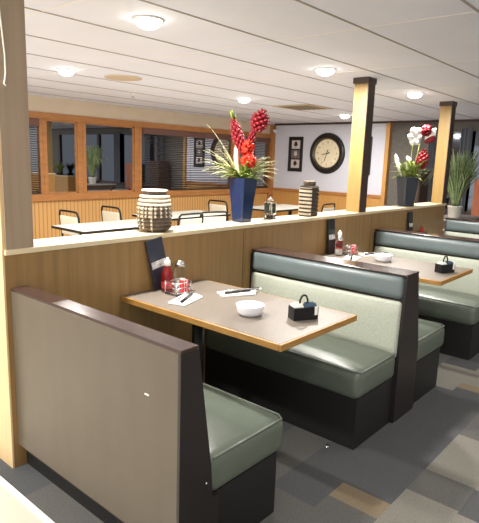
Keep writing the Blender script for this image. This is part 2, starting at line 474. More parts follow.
# brown cabinet and rust door at that end
t = thing('tall_cabinet', 'brown wooden cabinet standing behind the white flowers and slate vase', 'cabinet', (XC-.25, 1.3, 0))
m = MB(); m.bevel_box((-.16, -.17, 0), (.16, .17, 1.42), .006); m.build('body', M['brown_wood'], t)
m = MB(); m.bevel_box((-.176, -.155, .08), (-.16, -.004, 1.36), .003); m.build('door', M['brown_wood'], t)
m = MB(); m.bevel_box((-.176, .004, .08), (-.16, .155, 1.36), .003); m.build('door', M['brown_wood'], t)
m = MB(); m.box((XC-.12, -.2, 0), (XC-.06, .39, 1.32)); m.box((XC-.125, -.16, .12), (XC-.12, .35, 1.26)) 
o = struct(m, 'door_1', M['rust_wood'])
h = MB(); h.bevel_box((XC-.16, -.12, .92), (XC-.122, -.09, .95), .004); h.build('door_handle', M['chrome'], o)

# ------------------------------------------------------------------ booths
WB = -1.122
def slope_profile(x_top0, x_top1, x_bot0, x_bot1, ztop, zm=.42):
    return [(x_bot0, 0), (x_bot1, 0), (x_bot1, zm), (x_top1, ztop), (x_top0, ztop), (x_bot0, zm)]
def seat_parts(root, x0, x1, sgn):
    """x0 = at the back, x1 = front edge; sgn = +1 when the seat runs towards +x"""
    a, b = min(x0, x1), max(x0, x1)
    m = MB(); m.rounded((a, WB-.004, .28), (b, -.004, .438), .04, (8, 14, 3), puff=.022); s_ = m.build('seat', M['vinyl_seat'], root)
    e = x1-sgn*.012
    m = MB()
    ys_ = [WB+.02, WB+.2, WB+.5, -.5, -.25, -.02]
    m.tube([(e-sgn*.004, WB+.03, .4375)]+[(e-sgn*.004, yy, .438) for yy in ys_[1:]], .0045, 6)
    m.tube([(x0+sgn*.02, WB+.003, .433), (x0+sgn*.25, WB+.001, .435), (e-sgn*.02, WB+.003, .434), (e-sgn*.004, WB+.03, .4375)], .0045, 6)
    m.build('piping', M['piping'], s_)
    bx0, bx1 = (a, b-.045) if sgn > 0 else (a+.02, b)
    m = MB(); m.box((bx0, WB+.01, 0), (bx1, -.004, .285)); m.build('base', M['kick'], root)
def back_pads(root, xt, xb, sgn, w):
    """front plane of the back: xt at top, xb at seat height"""
    def sh(zmid):
        return None
    z0, z1, z2 = .40, .742, .885
    def front(z): return xb+(xt-xb)*(z-.44)/(.87-.44)
    def mk(za, zb, r, puff, name, mt):
        m = MB(); a, b = (0, .055) if sgn > 0 else (-.055, 0)
        m.rounded((a, WB+.003, za), (b, -.008, zb), r, (3, 16, 6), puff=puff, puff_axis=0, puff_dir=sgn,
                  shear=lambda p: Vector((p[0]+front(p[2])-sgn*.055, p[1], p[2])))
        return m.build(name, mt, root)
    mk(z0, z1-.006, .022, .012, 'back_pad', M['fabric_pad'])
    mk(z1+.004, z2, .03, .012, 'head_roll', M['vinyl_roll'])
def single_booth(name, loc, mir, label):
    t = thing(name, label, 'booth bench', loc, 0, 'restaurant booth benches')
    s = -1 if mir else 1
    prof = [(0, .12), (.09, .12), (.09, .42), (.03, .88), (0, .88)]
    m = MB(); m.prism([(s*a, b) for a, b in prof], 1, WB, -.002); m.build('back_panel', M['booth_panel'], t)
    m = MB(); m.bevel_box((min(0, s*.081)-.001, WB-.014, .879), (max(0, s*.081)+.001, -.002, .893), .003); m.build('top_cap', M['booth_cap'], t)
    prof = [(.0, .0), (.20, .0), (.20, .29), (.165, .29), (.155, .42), (.082, .879), (0, .879)]
    m = MB(); m.prism([(s*a, b) for a, b in prof], 1, WB-.013, WB); m.build('end_panel', M['booth_brown'], t)
    m = MB(); m.box((min(s*.04, s*.2), WB+.04, 0), (max(s*.04, s*.2), -.002, .12)); m.build('kick_plate', M['kick'], t)
    back_pads(t, s*.08, s*.145, s, 0)
    seat_parts(t, s*.165, s*.63, s)
    return t
b0 = single_booth('booth_bench', (.066, 0, 0), False, 'nearest booth bench, seen from behind its taupe back panel')
m = MB(); m.lathe([(.004, 0), (.004, .003), (.0015, .005), (0, .005)], n=10)
o = m.build('screw_cap', M['chrome'], b0); o.rotation_euler = (PI/2, 0, 0); o.location = (.131, WB-.012, .364); 
m = MB(); m.bevel_box((-.003, -.011, -.003), (.0, .011, .003), .001)
m.build('scuff_mark', M['strip'], b0, loc=(0, -.966, .69))
def double_booth(loc, label):
    t = thing('booth_bench', label, 'booth bench', loc, 0, 'restaurant booth benches')
    m = MB(); m.prism([(.0, 0), (.27, 0), (.27, .42), (.165, .884), (.02, .884), (.0, .42)], 1, WB, -.002); m.build('back_core', M['booth_brown'], t)
    m = MB(); m.prism([(.0, .0), (.28, .0), (.27, .42), (.172, .884), (.016, .884), (.0, .42)], 1, WB-.013, WB); m.build('end_panel', M['booth_brown'], t)
    m = MB(); m.bevel_box((.004, WB-.014, .884), (.178, -.002, .894), .003); m.build('top_cap', M['booth_cap'], t)
    m = MB(); m.box((.0, -.012, .4), (.17, -.001, .866)); m.build('wall_batten', M['kick'], t)
    back_pads(t, .006, -.018, -1, 0)
    back_pads(t, .185, .285, 1, 0)
    seat_parts(t, .0, -.452, -1)
    seat_parts(t, .27, .775, 1)
    return t
b1 = double_booth((1.78, 0, 0), 'double booth bench in the middle, its seat facing the nearest table')
b2 = dup(b1, (3.625, 0, 0), None, 'double booth bench behind the second table, cut off at the right edge')
b3 = single_booth('booth_bench', (5.53, 0, 0), True, 'farthest booth bench, only its back showing beside the grassy potted plant')

# ------------------------------------------------------------------ booth tables
def booth_table(x0, label):
    t = thing('booth_table', label, 'table', (x0, 0, 0), 0, 'booth tables')
    w, L = .645, -1.09
    m = MB(); m.box((.012, L+.012, .721), (w-.012, -.003, .749)); m.build('tabletop', M['table_top'], t)
    m = MB()
    e = [((0, L, .718), (w, L+.013, .7485)), ((0, L+.013, .718), (.013, -.003, .7485)), ((w-.013, L+.013, .718), (w, -.003, .7485))]
    for a, b in e: m.bevel_box(a, b, .003)
    m.build('wood_edge', M['oak_edge'], t)
    m = MB(); m.lathe([(.035, .03), (.035, .70)], (w/2, -.28, 0), 20); m.build('pedestal', M['black_metal'], t)
    m = MB(); m.lathe([(.19, 0), (.19, .012), (.05, .035), (.034, .035)], (w/2, -.28, 0), 28); m.build('foot_plate', M['black_metal'], t)
    m = MB(); m.bevel_box((.1, L+.2, .70), (w-.1, -.15, .721), .003); m.build('under_frame', M['black_metal'], t)
    return t
t1 = booth_table(.676, 'nearest booth table with taupe top, oak edge and white bowl')
t2 = dup(t1, (2.46, 0, 0), None, 'second booth table, beyond the middle booth back')
t3 = dup(t1, (4.3, 0, 0), None, 'third booth table, almost hidden behind the far booth back')

TZ = .7495
# ------------------------------------------------------------------ on the tables
def bowl(x, y, label):
    m = MB()
    pr = [(.0, .003), (.044, .003), (.046, 0), (.052, 0), (.058, .005), (.066, .020), (.070, .044), (.0712, .051), (.068, .051), (.0655, .040), (.061, .016), (.05, .009), (0, .008)]
    m.lathe(pr, n=40)
    o = m.build('bowl', M['white_china'], None, (x, y, TZ))
    return tag(o, label, 'bowl', 'white bowls on the booth tables')
bowl(.930, -.708, 'white china bowl in the middle of the nearest table')
bowl(2.86, -.475, 'white china bowl on the second table by the middle booth back')

def caddy(x, y, rz, label):
    t = thing('sweetener_caddy', label, 'caddy', (x, y, TZ), rz, 'black sweetener caddies'); t.scale = (1.0, 1.05, 1.12)
    L, W, H = .066, .032, .056
    m = MB()
    m.bevel_box((-L, -W, 0), (L, W, .006), .002)
    for a, b in (((-L, -W, .004), (L, -W+.005, H)), ((-L, W-.005, .004), (L, W, H)), ((-L, -W, .004), (-L+.005, W, H)), ((L-.005, -W, .004), (L, W, H)), ((-.003, -W, .004), (.003, W, H-.004))):
        m.bevel_box(a, b, .0015)
    m.build('tray', M['black_metal'], t)
    m = MB(); 
    m.tube([(-.021, 0, .01), (-.021, 0, .082), (-.012, 0, .100), (.0, 0, .105), (.012, 0, .100), (.021, 0, .082), (.021, 0, .01)], .005, 8)
    m.build('handle', M['black_metal'], t)
    for sx, mt in ((-.036, 'packet_white'), (.036, 'packet_blue')):
        m = MB()
        for k in range(8):
            yy = -.022+k*.0062; h = .062+.004*((k*37) % 3)
            m.prism([(sx-.024, .008), (sx+.024, .008), (sx+.023, h), (sx-.023, h)], 1, yy-.0016, yy+.0016)
        m.build('packets', M[mt], t)
    m = MB(); m.bevel_box((.044, -W-.001, .02), (.061, -W+.001, H+.002), .0005); m.build('front_packet', M['packet_white'], t)
    return t
caddy(1.066, -.932, math.radians(-28), 'black sweetener caddy with loop handle on the nearest table')
caddy(2.80, -.985, math.radians(-20), 'black sweetener caddy with loop handle on the second table')

def cutlery_roll(x, y, rz, label, dark=True):
    t = thing('napkin_setting', label, 'napkin', (x, y, TZ), rz, 'napkin and cutlery settings'); t.scale = (1.12, 1.15, 1.1)
    m = MB()
    v = [(-.10, -.04, .001), (.075, -.055, .001), (.105, .0, .001), (.07, .045, .001), (-.095, .045, .001)]
    top = [(p[0], p[1], .006+.003*((i*7) % 3)) for i, p in enumerate(v)]
    n = len(v)
    m.add(v+top, [list(range(n))[::-1], list(range(n, 2*n))]+[(i, (i+1) % n, (i+1) % n+n, i+n) for i in range(n)])
    m.bevel_box((-.06, .012, .006), (.085, .042, .012), .003)
    m.build('napkin', M['napkin'], t)
    m = MB(); m.tube([(-.075, -.012, .013), (.0, -.006, .015), (.07, .002, .014)], .0075, 8); m.build('knife_handle', M['cutlery_black'], t)
    m = MB(); m.prism([(.066, -.003), (.12, .004), (.135, .012), (.12, .013), (.066, .008)], 2, .011, .0135); m.build('knife_blade', M['chrome'], t)
    m = MB(); m.tube([(-.08, .02, .0155), (.06, .022, .0165), (.09, .02, .015)], .0035, 6)
    m.rounded((.085, .009, .013), (.14, .033, .018), .002, (3, 3, 1)); m.build('fork', M['chrome'], t)
    return t
cutlery_roll(.875, -.305, math.radians(22), 'white napkin with cutlery on the window half of the nearest table, beside the condiments')
cutlery_roll(1.19, -.40, math.radians(-24), 'white napkin with dark knife on the nearest table, beside the middle booth back')
cutlery_roll(2.71, -.27, math.radians(20), 'white napkin on the second table, left of its white bowl')
cutlery_roll(3.03, -.30, math.radians(-30), 'white napkin on the second table, behind its white bowl')

def menu(x, y, tilt, label, mt, w=.12, h=.288, lean=.09):
    t = thing('menu_stand', label, 'menu', (x, y, TZ), 0, 'menus standing against the dividing wall')
    mtx = Matrix.Rotation(tilt, 4, 'Y') @ Matrix.Rotation(-lean, 4, 'X')
    lift = abs(math.sin(tilt))*w/2+.002
    mtx = Matrix.Translation((0, 0, lift)) @ mtx
    m = MB(); m.bevel_box((-w/2, -.006, 0), (w/2, .006, h), .002); m.build('cover', mt, t, mtx=mtx)
    m = MB(); m.bevel_box((-w/2+.008, -.0075, h*.42), (w/2-.008, -.006, h*.56), .0005)
    m.build('cover_picture', M['menu_print'], t, mtx=mtx)
    m = MB(); m.bevel_box((-w/2+.004, .0065, .003), (w/2+.006, .012, h-.02), .002); m.build('second_menu', M['menu_black'], t, mtx=mtx)
    return t
menu(.95, -.036, math.radians(-11), 'dark navy menu leaning on the dividing wall below the ribbed pot', M['menu_navy'])
menu(2.80, -.04, 0, 'black menu with pale pictures standing at the second table', M['menu_black'], .105, .29)
menu(4.39, -.04, 0, 'black menu standing at the third table below the slate vase', M['menu_black'], .1, .27)

def ketchup(x, y, label):
    t = thing('ketchup_bottle', label, 'bottle', (x, y, TZ), 0, 'red ketchup bottles')
    m = MB(); m.lathe([(.028, 0), (.034, .006), (.034, .08), (.030, .112), (.018, .142), (.014, .155), (0, .155)], n=24); m.build('body', M['ketchup'], t)
    m = MB(); m.lathe([(.017, .15), (.018, .152), (.017, .176), (.008, .186), (.006, .196), (0, .196)], n=20); m.build('cap', M['cap_white'], t)
    m = MB(); m.lathe([(.0345, .022), (.0345, .06)], n=24, cap=False); m.build('bottle_label', M['label_red'], t)
    return t
ketchup(.935, -.088, 'red ketchup bottle with white cap on the nearest table')
ketchup(2.885, -.058, 'red ketchup bottle with white cap on the second table')
def shaker(x, y, label):
    t = thing('shaker', label, 'shaker', (x, y, TZ), 0, 'glass shakers')
    m = MB(); m.lathe([(.026, 0), (.032, .004), (.032, .09), (.027, .122), (.024, .128), (.0, .128)], n=24); m.build('jar', M['glass'], t)
    m = MB(); m.lathe([(0, .006), (.027, .007), (.027, .055), (0, .058)], n=20); m.build('contents', M['packet_white'], t)
    m = MB(); m.lathe([(.028, .126), (.031, .128), (.031, .142), (.025, .157), (.012, .164), (0, .165)], n=24); m.build('lid', M['chrome'], t)
    return t
shaker(1.055, -.062, 'glass shaker with chrome lid right of the ketchup on the nearest table')
shaker(2.79, -.11, 'pale shaker in front of the black menu on the second table')
def rack(x, y, label):
    t = thing('condiment_rack', label, 'rack', (x, y, TZ), 0, 'wire condiment racks')
    m = MB()
    for z in (.012, .04, .068):
        m.tube([(-.055, -.045, z), (.055, -.045, z), (.055, .045, z), (-.055, .045, z)], .0032, 6, closed=True)
    for a, b in ((-.055, -.045), (.055, -.045), (.055, .045), (-.055, .045)):
        m.tube([(a, b, .0), (a, b, .075)], .0036, 6)
    m.build('wire_frame', M['chrome'], t)
    m = MB(); m.bevel_box((-.05, -.04, .006), (.05, .04, .012), .002); m.build('floor_plate', M['chrome'], t)
    m = MB()
    for k in range(5):
        m.bevel_box((.004+k*.009, -.038, .013), (.010+k*.009, -.008, .078+.003*(k % 2)), .001, k % 2)
    m.build('packets', [M['label_red'], M['label_pink']], t)
    return t
rack(.945, -.168, 'chrome wire rack of packets in front of the ketchup on the nearest table')
rack(2.91, -.145, 'chrome wire rack in front of the ketchup on the second table')
t = thing('condiment_rack', 'small dark rack of condiments on the third table, right of its menu', 'rack', (4.575, -.08, TZ), 0, 'wire condiment racks')
m = MB(); m.lathe([(.06, 0), (.06, .05), (.055, .055), (.0, .055)], n=24); m.build('tray', M['black_metal'], t)
m = MB(); m.tube([(-.03, 0, .05), (-.03, 0, .09), (0, 0, .108), (.03, 0, .09), (.03, 0, .05)], .005, 8); m.build('handle', M['black_metal'], t)
m = MB(); m.lathe([(.02, .055), (.02, .09), (.012, .1), (0, .1)], (-.045, -.02, 0), 16); m.build('jar', M['label_red'], t)
# bright foil scrap on the carpet by the middle booth
m = MB(); m.rounded((-.016, -.009, 0), (.016, .009, .006), .003, (3, 3, 1), puff=.004)
o = m.build('foil_scrap', M['chrome'], None, (1.287, -.99, .001)); o.rotation_euler = (0, 0, .5)
tag(o, 'small shiny foil scrap on the carpet beside the middle booth base', 'scrap')

# ------------------------------------------------------------------ on the ledge
def ribbed_pot():
    t = thing('ribbed_pot', 'ribbed clay pot with cream and brown bands on the ledge above the navy menu', 'pot', (.998, .098, HW), .4)
    prof = []; nb = 9; H0, H1 = .012, .215
    def R(z):
        u = z/.225; return .071+.0245*math.sin(PI*min(1, u*.8+.14))**1.0+.004*(1-u)
    kinds = []
    prof.append((.066, 0)); prof.append((.074, .006))
    for k in range(nb):
        z0 = H0+(H1-H0)*k/nb; dz = (H1-H0)/nb
        for q, dr in ((0, -.005), (.12, -.005), (.3, .005), (.55, .007), (.8, .005), (.95, -.004)):
            prof.append((R(z0+q*dz)+dr, z0+q*dz))
    for p in ((.068, .218), (.066, .224), (.075, .228), (.077, .236), (.073, .243), (.063, .243), (.060, .2), (.06, .03), (0, .03)): prof.append(p)
    def mi(i):
        if i < 2: return 0
        j = (i-2) % 6; k = (i-2)//6
        if k >= nb: return 0 if i >= len(prof)-6 else 1
        return 1 if j in (0, 5) else 0
    m = MB(); n = 56
    m.lathe(prof, n=n, mifn=mi)
    # vertical notches: brown weave marks round the lower ridges; right-hand side painted darker as if in shade
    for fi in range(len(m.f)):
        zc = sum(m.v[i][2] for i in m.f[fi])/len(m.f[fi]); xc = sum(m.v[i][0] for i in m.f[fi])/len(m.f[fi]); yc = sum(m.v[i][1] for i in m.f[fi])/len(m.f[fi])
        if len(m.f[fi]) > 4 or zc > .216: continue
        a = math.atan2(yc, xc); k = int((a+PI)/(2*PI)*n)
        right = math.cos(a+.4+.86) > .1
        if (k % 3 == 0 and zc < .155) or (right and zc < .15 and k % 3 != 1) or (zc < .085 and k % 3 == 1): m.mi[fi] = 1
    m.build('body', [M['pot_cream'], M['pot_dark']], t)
    return t
ribbed_pot()

def square_vase(t, top, bot, h, mt, flare=1.0):
    m = MB(); lv = [(bot*.96, 0), (bot, .006), (bot+(top-bot)*.35, h*.4), (bot+(top-bot)*.8, h*.8), (top*flare, h-.006), (top*.985*flare, h), (top*.9*flare, h), (top*.85, h*.75), (bot*.8, h*.3)]
    v = []; f = []
    for s_, z in lv:
        a = s_/2; c = a*.16
        v += [(a-c, -a, z), (a, -a+c, z), (a, a-c, z), (a-c, a, z), (-a+c, a, z), (-a, a-c, z), (-a, -a+c, z), (-a+c, -a, z)]
    for i in range(len(lv)-1):
        for k in range(8): f.append((i*8+k, i*8+(k+1) % 8, i*8+8+(k+1) % 8, i*8+8+k))
    f += [list(range(8))[::-1], list(range((len(lv)-1)*8, len(lv)*8))]
    m.add(v, f); return m.build('vase', mt, t)

# camera sight direction, only to lay bouquets out facing the booths: right-hand axis along (x, -y)
RX = Vector((.655, -.755, 0)).normalized()
def sp(a, z, b=0):   # a metres to the viewer's right, z up, b away from the viewer
    return Vector((RX.x*a-RX.y*b, RX.y*a+RX.x*b, z))

def ginger(mb, base, tip, r, mi=0, rows=10):
    """a torch-ginger cone built of overlapping bracts"""
    base = Vector(base); tip = Vector(tip); d = (tip-base); L = d.length; d.normalize()
    u = d.cross(Vector((.3, 1, .1))).normalized(); w = d.cross(u)
    for i in range(rows):
        t = i/(rows-1); rr = r*(math.sin(PI*(.18+.74*t))**.8); n = 7
        for k in range(n):
            a = 2*PI*(k+.5*(i % 2))/n
            o = (u*math.cos(a)+w*math.sin(a))
            p = base+d*(L*t*.86)
            q = p+o*rr+d*(L*.17)
            mb.blade(p+o*rr*.25, q, rr*.42, bend=o*rr*.35, n=4, mi=mi, up=o, shape=.7, fold=.3)
def ball(mb, c, r, mi=0, n=90, seed=1):
    rr = random.Random(seed); c = Vector(c)
    for i in range(n):
        z = 1-2*(i+.5)/n; a = i*2.39996; q = math.sqrt(1-z*z); d = Vector((q*math.cos(a), q*math.sin(a), z))
        e = d.cross(Vector((rr.uniform(-1, 1), rr.uniform(-1, 1), rr.uniform(-1, 1)))).normalized()
        mb.blade(c+d*r*.3, c+d*r*rr.uniform(.9, 1.05), r*.34, bend=e*r*.1, n=3, mi=mi, up=e, shape=.35, fold=.5)

def bouquet_red():
    t = thing('flower_vase', 'tall blue vase of red ginger blooms and spiky leaves on the ledge', 'flower vase', (1.812, .12, HW), .0)
    square_vase(t, .155, .102, .305, M['vase_blue']).rotation_euler = (0, 0, math.radians(-4))
    b = sp(0, .28)
    m = MB()
    for a, z in ((-.045, .62), (.06, .62), (.025, .5), (.03, .44)): m.tube([b, sp(a*.5, .42), sp(a, z)], .005, 6)
    m.build('stems', M['leaf'], t)
    m = MB(); ginger(m, sp(.0, .46), sp(-.085, .71), .040, rows=12)
    o = m.build('ginger_bloom', M['red_flower'], t)
    m = MB()
    for k in range(5): m.blade(sp(-.075, .66), sp(-.10+.012*k, .765-.012*abs(k-1), .01*(k-2)), .014, n=4, bend=sp(-.004, .0))
    m.build('green_tip', M['leaf'], o)
    m = MB(); ginger(m, sp(.025, .47), sp(.075, .68), .024, rows=9); ginger(m, sp(.078, .62), sp(.128, .77), .060, rows=8)
    m.build('ginger_bloom', M['red_flower'], t)
    m = MB(); ball(m, sp(.026, .515, -.03), .050, seed=3); m.build('round_bloom', M['orange_flower'], t)
    m = MB(); ball(m, sp(.034, .425, -.035), .054, seed=4); m.build('round_bloom', M['orange_flower'], t)
    m = MB(); m.blade(sp(-.02, .30), sp(-.04, .58), .018, bend=sp(-.02, 0, -.02), n=8, up=sp(0, 0, 1)); m.build('cream_spathe', M['cream_leaf'], t)
    m = MB(); rr = random.Random(8)
    for k in range(34):     # pale blades fanning to the left
        a = -rr.uniform(.10, .29); z = rr.uniform(.30, .52)
        m.blade(sp(-.03, .29), sp(a, z, rr.uniform(-.06, .06)), .011, bend=(0, 0, .03), n=6)
    m.blade(sp(-.03, .3), sp(-.265, .665), .010, bend=(0, 0, .04), n=8)
    for k in range(30):     # and to the right
        a = rr.uniform(.08, .25); z = rr.uniform(.24, .46)
        m.blade(sp(.03, .29), sp(a, z, rr.uniform(-.06, .06)), .011, bend=(0, 0, .04), n=6)
    m.build('pale_blades', M['leaf_pale'], t)
    m = MB()
    for k in range(80):
        a = rr.uniform(-.18, .18); z = rr.uniform(.29, .43)
        m.blade(sp(rr.uniform(-.05, .05), .285, rr.uniform(-.04, .04)), sp(a, z, rr.uniform(-.13, .08)), .013, bend=(0, 0, .025), n=5)
    m.build('green_foliage', M['leaf'], t)
bouquet_red()
def bouquet_white():
    t = thing('flower_vase', 'slate square vase of white and red flowers between the two far posts', 'flower vase', (4.47, .08, HW), .0)
    square_vase(t, .18, .13, .31, M['vase_slate']).rotation_euler = (0, 0, math.radians(-32))
    m = MB()
    for a, z in ((.02, .72), (.1, .72), (.13, .6), (-.06, .45), (.02, .45)): m.tube([sp(0, .28), sp(a*.6, .45), sp(a, z)], .006, 6)
    m.build('stems', M['leaf'], t)
    m = MB()
    for k in range(6):
        a = 2*PI*k/6
        m.blade(sp(.045, .72), sp(.045+.075*math.cos(a)-.02, .73+.10*math.sin(a), -.02), .045, n=5, up=sp(0, 0, -1), shape=.5)
    m.build('white_orchid', M['white_flower'], t)
    m = MB(); ball(m, sp(.145, .79), .062, seed=6); m.build('red_bloom', M['red_flower'], t)
    m = MB()
    for k in range(5): m.blade(sp(.14, .70+.01*k), sp(.245, .745+.018*k, -.02), .026, n=5, up=sp(0, .3, -1))
    m.build('white_petals', M['white_flower'], t)
    m = MB()
    for k in range(4): m.blade(sp(.14, .675+.008*k), sp(.235, .70+.012*k, -.03), .022, n=5, up=sp(0, .3, -1))
    m.build('red_petals', M['red_flower'], t)
    m = MB(); ginger(m, sp(.125, .39), sp(.145, .60), .066, rows=9); m.build('ginger_bloom', M['red_flower'], t)
    for a, z, b, w, tx in ((-.15, .54, .0, .022, -.03), (-.05, .52, -.03, .032, .02)):
        m = MB(); m.blade(sp(a*.4, .30), sp(a, z, b), w, bend=sp(tx, .04, -.02), n=8, up=sp(0, .3, -1)); m.build('white_lily', M['white_flower'], t)
    m = MB(); rr = random.Random(21)
    for k in range(60):
        a = rr.uniform(-.2, .2); z = rr.uniform(.27, .50)
        m.blade(sp(rr.uniform(-.07, .07), .29, rr.uniform(-.05, .05)), sp(a, z, rr.uniform(-.16, .1)), .017, bend=(0, 0, .03), n=5)
    m.build('green_foliage', M['leaf'], t)
bouquet_white()

def banded_jar():
    t = thing('banded_jar', 'dark umber jar with cream bands on the ledge below the clock', 'jar', (2.615, .095, HW), math.radians(0))
    W_, D_, H_ = .066, .066, .245
    def ring(s_, z, n=32):
        out = []
        for k in range(n):
            a = 2*PI*k/n; c, q = math.cos(a), math.sin(a); e = .45
            out.append((s_*math.copysign(abs(c)**e, c), s_*math.copysign(abs(q)**e, q), z))
        return out
    lv = [(.060, 0)]; kinds = []
    nb = 7
    z = .006
    for k in range(nb):
        dz = (H_-.03)/nb; z0 = .008+k*dz
        lv += [(.066, z0), (.068, z0+dz*.08), (.068, z0+dz*.55), (.063, z0+dz*.62), (.063, z0+dz*.97)]
    lv += [(.066, H_-.018), (.058, H_-.004), (.040, H_), (.036, H_+.004)]
    m = MB(); n = 32; v = []; 
    for s_, zz in lv: v += ring(s_, zz)
    f = []; 
    for i in range(len(lv)-1):
        for k in range(n): f.append((i*n+k, i*n+(k+1) % n, (i+1)*n+(k+1) % n, (i+1)*n+k))
    m.add(v, f, 0, False); m.add(ring(.06, 0), [list(range(n))[::-1]], 0); m.add(ring(.036, H_+.004), [list(range(n))], 0)
    for fi in range(len(f)):
        i = f[fi][0]//n; k = f[fi][0] % n
        if 1 <= i < 1+5*nb and (i-1) % 5 in (0, 1, 4):
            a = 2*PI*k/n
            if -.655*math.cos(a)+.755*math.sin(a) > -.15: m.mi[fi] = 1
    m.build('body', [M['jar_brown'], M['pot_cream']], t)
    m = MB(); m.lathe([(.04, H_-.002), (.05, H_+.006), (.052, H_+.03), (.048, H_+.036), (.0, H_+.036)], n=28); m.build('lid', M['pot_dark'], t)
banded_jar()

t = thing('glass_jar', 'clear glass jar with dark green label, right of the blue vase', 'jar', (2.125, .11, HW), 0)
m = MB(); m.bevel_box((-.034, -.034, 0), (.034, .034, .125), .006); m.build('body', M['glass'], t)
m = MB(); m.bevel_box((-.0352, -.02, .045), (-.034, .024, .12), .0003); m.bevel_box((-.02, -.0352, .045), (.024, -.034, .12), .0003); m.build('jar_label', M['candle_green'], t)
m = MB(); m.lathe([(0, .006), (.026, .006), (.026, .03), (0, .03)], n=20); m.build('contents', M['jar_brown'], t)
m = MB(); m.lathe([(.022, .125), (.024, .128), (.02, .15), (.010, .158), (.008, .175), (0, .175)], n=20); m.build('stopper', M['glass'], t)

# plants past the last post
def potted(name, label, loc, pot_r, pot_h, n, h, spread, leaf_w, mt, seed, pmat='pot_white'):
    t = thing(name, label, 'plant', loc); rr = random.Random(seed)
    m = MB(); m.lathe([(pot_r*.78, 0), (pot_r*.82, .004), (pot_r, pot_h*.92), (pot_r*1.05, pot_h*.93), (pot_r*1.05, pot_h), (pot_r*.92, pot_h), (pot_r*.9, pot_h*.85), (0, pot_h*.85)], n=28); m.build('pot', M[pmat], t)
    m = MB(); m.lathe([(pot_r*.88, pot_h*.86), (pot_r*.5, pot_h*.9), (0, pot_h*.91)], n=20); m.build('soil', M['soil'], t)
    m = MB()
    for k in range(n):
        a = rr.uniform(0, 2*PI); q = spread*math.sqrt(rr.random()); hh = h*rr.uniform(.55, 1)
        b = Vector((pot_r*.4*math.cos(a), pot_r*.4*math.sin(a), pot_h*.88)); tp = Vector((q*math.cos(a), q*math.sin(a), pot_h+hh))
        m.blade(b, tp, leaf_w*rr.uniform(.7, 1.1), bend=Vector((-.12*q*math.cos(a), -.12*q*math.sin(a), .06*h)), n=7)
    for k in range(n//10):   # a few that bow right over
        a = rr.uniform(0, 2*PI); q = spread*rr.uniform(1.0, 1.35)
        m.blade((0, 0, pot_h*.88), (q*math.cos(a), q*math.sin(a), pot_h+h*rr.uniform(.3, .5)), leaf_w, bend=(0, 0, h*.4), n=9)
    m.build('leaves', M[mt], t)
    return t
potted('grassy_plant', 'tall grassy plant in a white pot beyond the last wooden post', (6.38, .21, .826), .095, .155, 170, .76, .36, .012, 'leaf_grass', 4)
potted('leafy_plant', 'small leafy plant in a white pot, mirrored in the narrow left window pane', (7.62, -4.2, .885), .07, .15, 18, .34, .16, .03, 'leaf_grass', 9)
potted('snake_plant', 'upright bladed plant in a dark trough, mirrored in the narrow left window pane', (7.62, -3.3, .885), .1, .06, 40, .34, .2, .016, 'leaf', 12, 'jar_brown')

# ------------------------------------------------------------------ clock and pictures
yc, zc = 3.145, 1.672
t = thing('wall_clock', 'large round clock with thick black frame on the white wall', 'clock', (XC, yc, zc))
R0 = .378
ROT = Matrix.Rotation(-PI/2, 4, 'Y')          # lathe axis z -> -x
m = MB(); m.lathe([(R0, 0), (R0+.002, .02), (R0-.02, .046), (R0-.06, .052), (R0-.085, .04), (R0-.085, 0)], n=72, cap=False); m.build('clock_frame', M['frame_black'], t, mtx=ROT)
m = MB(); m.lathe([(R0-.085, .041), (R0-.095, .040), (R0-.115, .022), (R0-.115, .012), (R0-.085, .010)], n=72, cap=False); m.build('inner_bezel', M['clock_rim'], t, mtx=ROT)
m = MB(); m.lathe([(R0-.084, .010), (R0-.084, .016), (0, .016)], n=72, sm=False); m.build('clock_face', M['clock_face'], t, mtx=ROT)
def dial(u, v, d): return (-d, -u, v)         # u to the viewer's right
num = MB()
for h in range(1, 13):
    cu = bpy.data.curves.new('n', 'FONT'); cu.body = str(h); cu.size = .055; cu.align_x = 'CENTER'; cu.align_y = 'CENTER'; cu.extrude = .0006; cu.resolution_u = 3
    to = bpy.data.objects.new('n', cu); COL.objects.link(to)
    dg = bpy.context.evaluated_depsgraph_get(); me = to.evaluated_get(dg).to_mesh()
    a = 2*PI*h/12; ou, ov = .205*math.sin(a), .205*math.cos(a)
    one = MB(); one.add([dial(v.co.x+ou, v.co.y+ov, .017+v.co.z) for v in me.vertices], [list(p.vertices) for p in me.polygons], 0)
    one.build('numeral', M['ink'] if h == 12 else M['ink_tan'], t)
    to.evaluated_get(dg).to_mesh_clear(); bpy.data.objects.remove(to); bpy.data.curves.remove(cu)
for k in range(60):
    a = 2*PI*k/60; r0, r1 = (.243, .252)
    w = .004 if k % 5 == 0 else .0015
    su, cu_ = math.sin(a), math.cos(a)
    num.add([dial(su*r0-cu_*w, cu_*r0+su*w, .0168), dial(su*r0+cu_*w, cu_*r0-su*w, .0168), dial(su*r1+cu_*w, cu_*r1-su*w, .0168), dial(su*r1-cu_*w, cu_*r1+su*w, .0168)], [(0, 1, 2, 3)], 1)
num.build('minute_track', [M['ink'], M['ink_tan']], t)
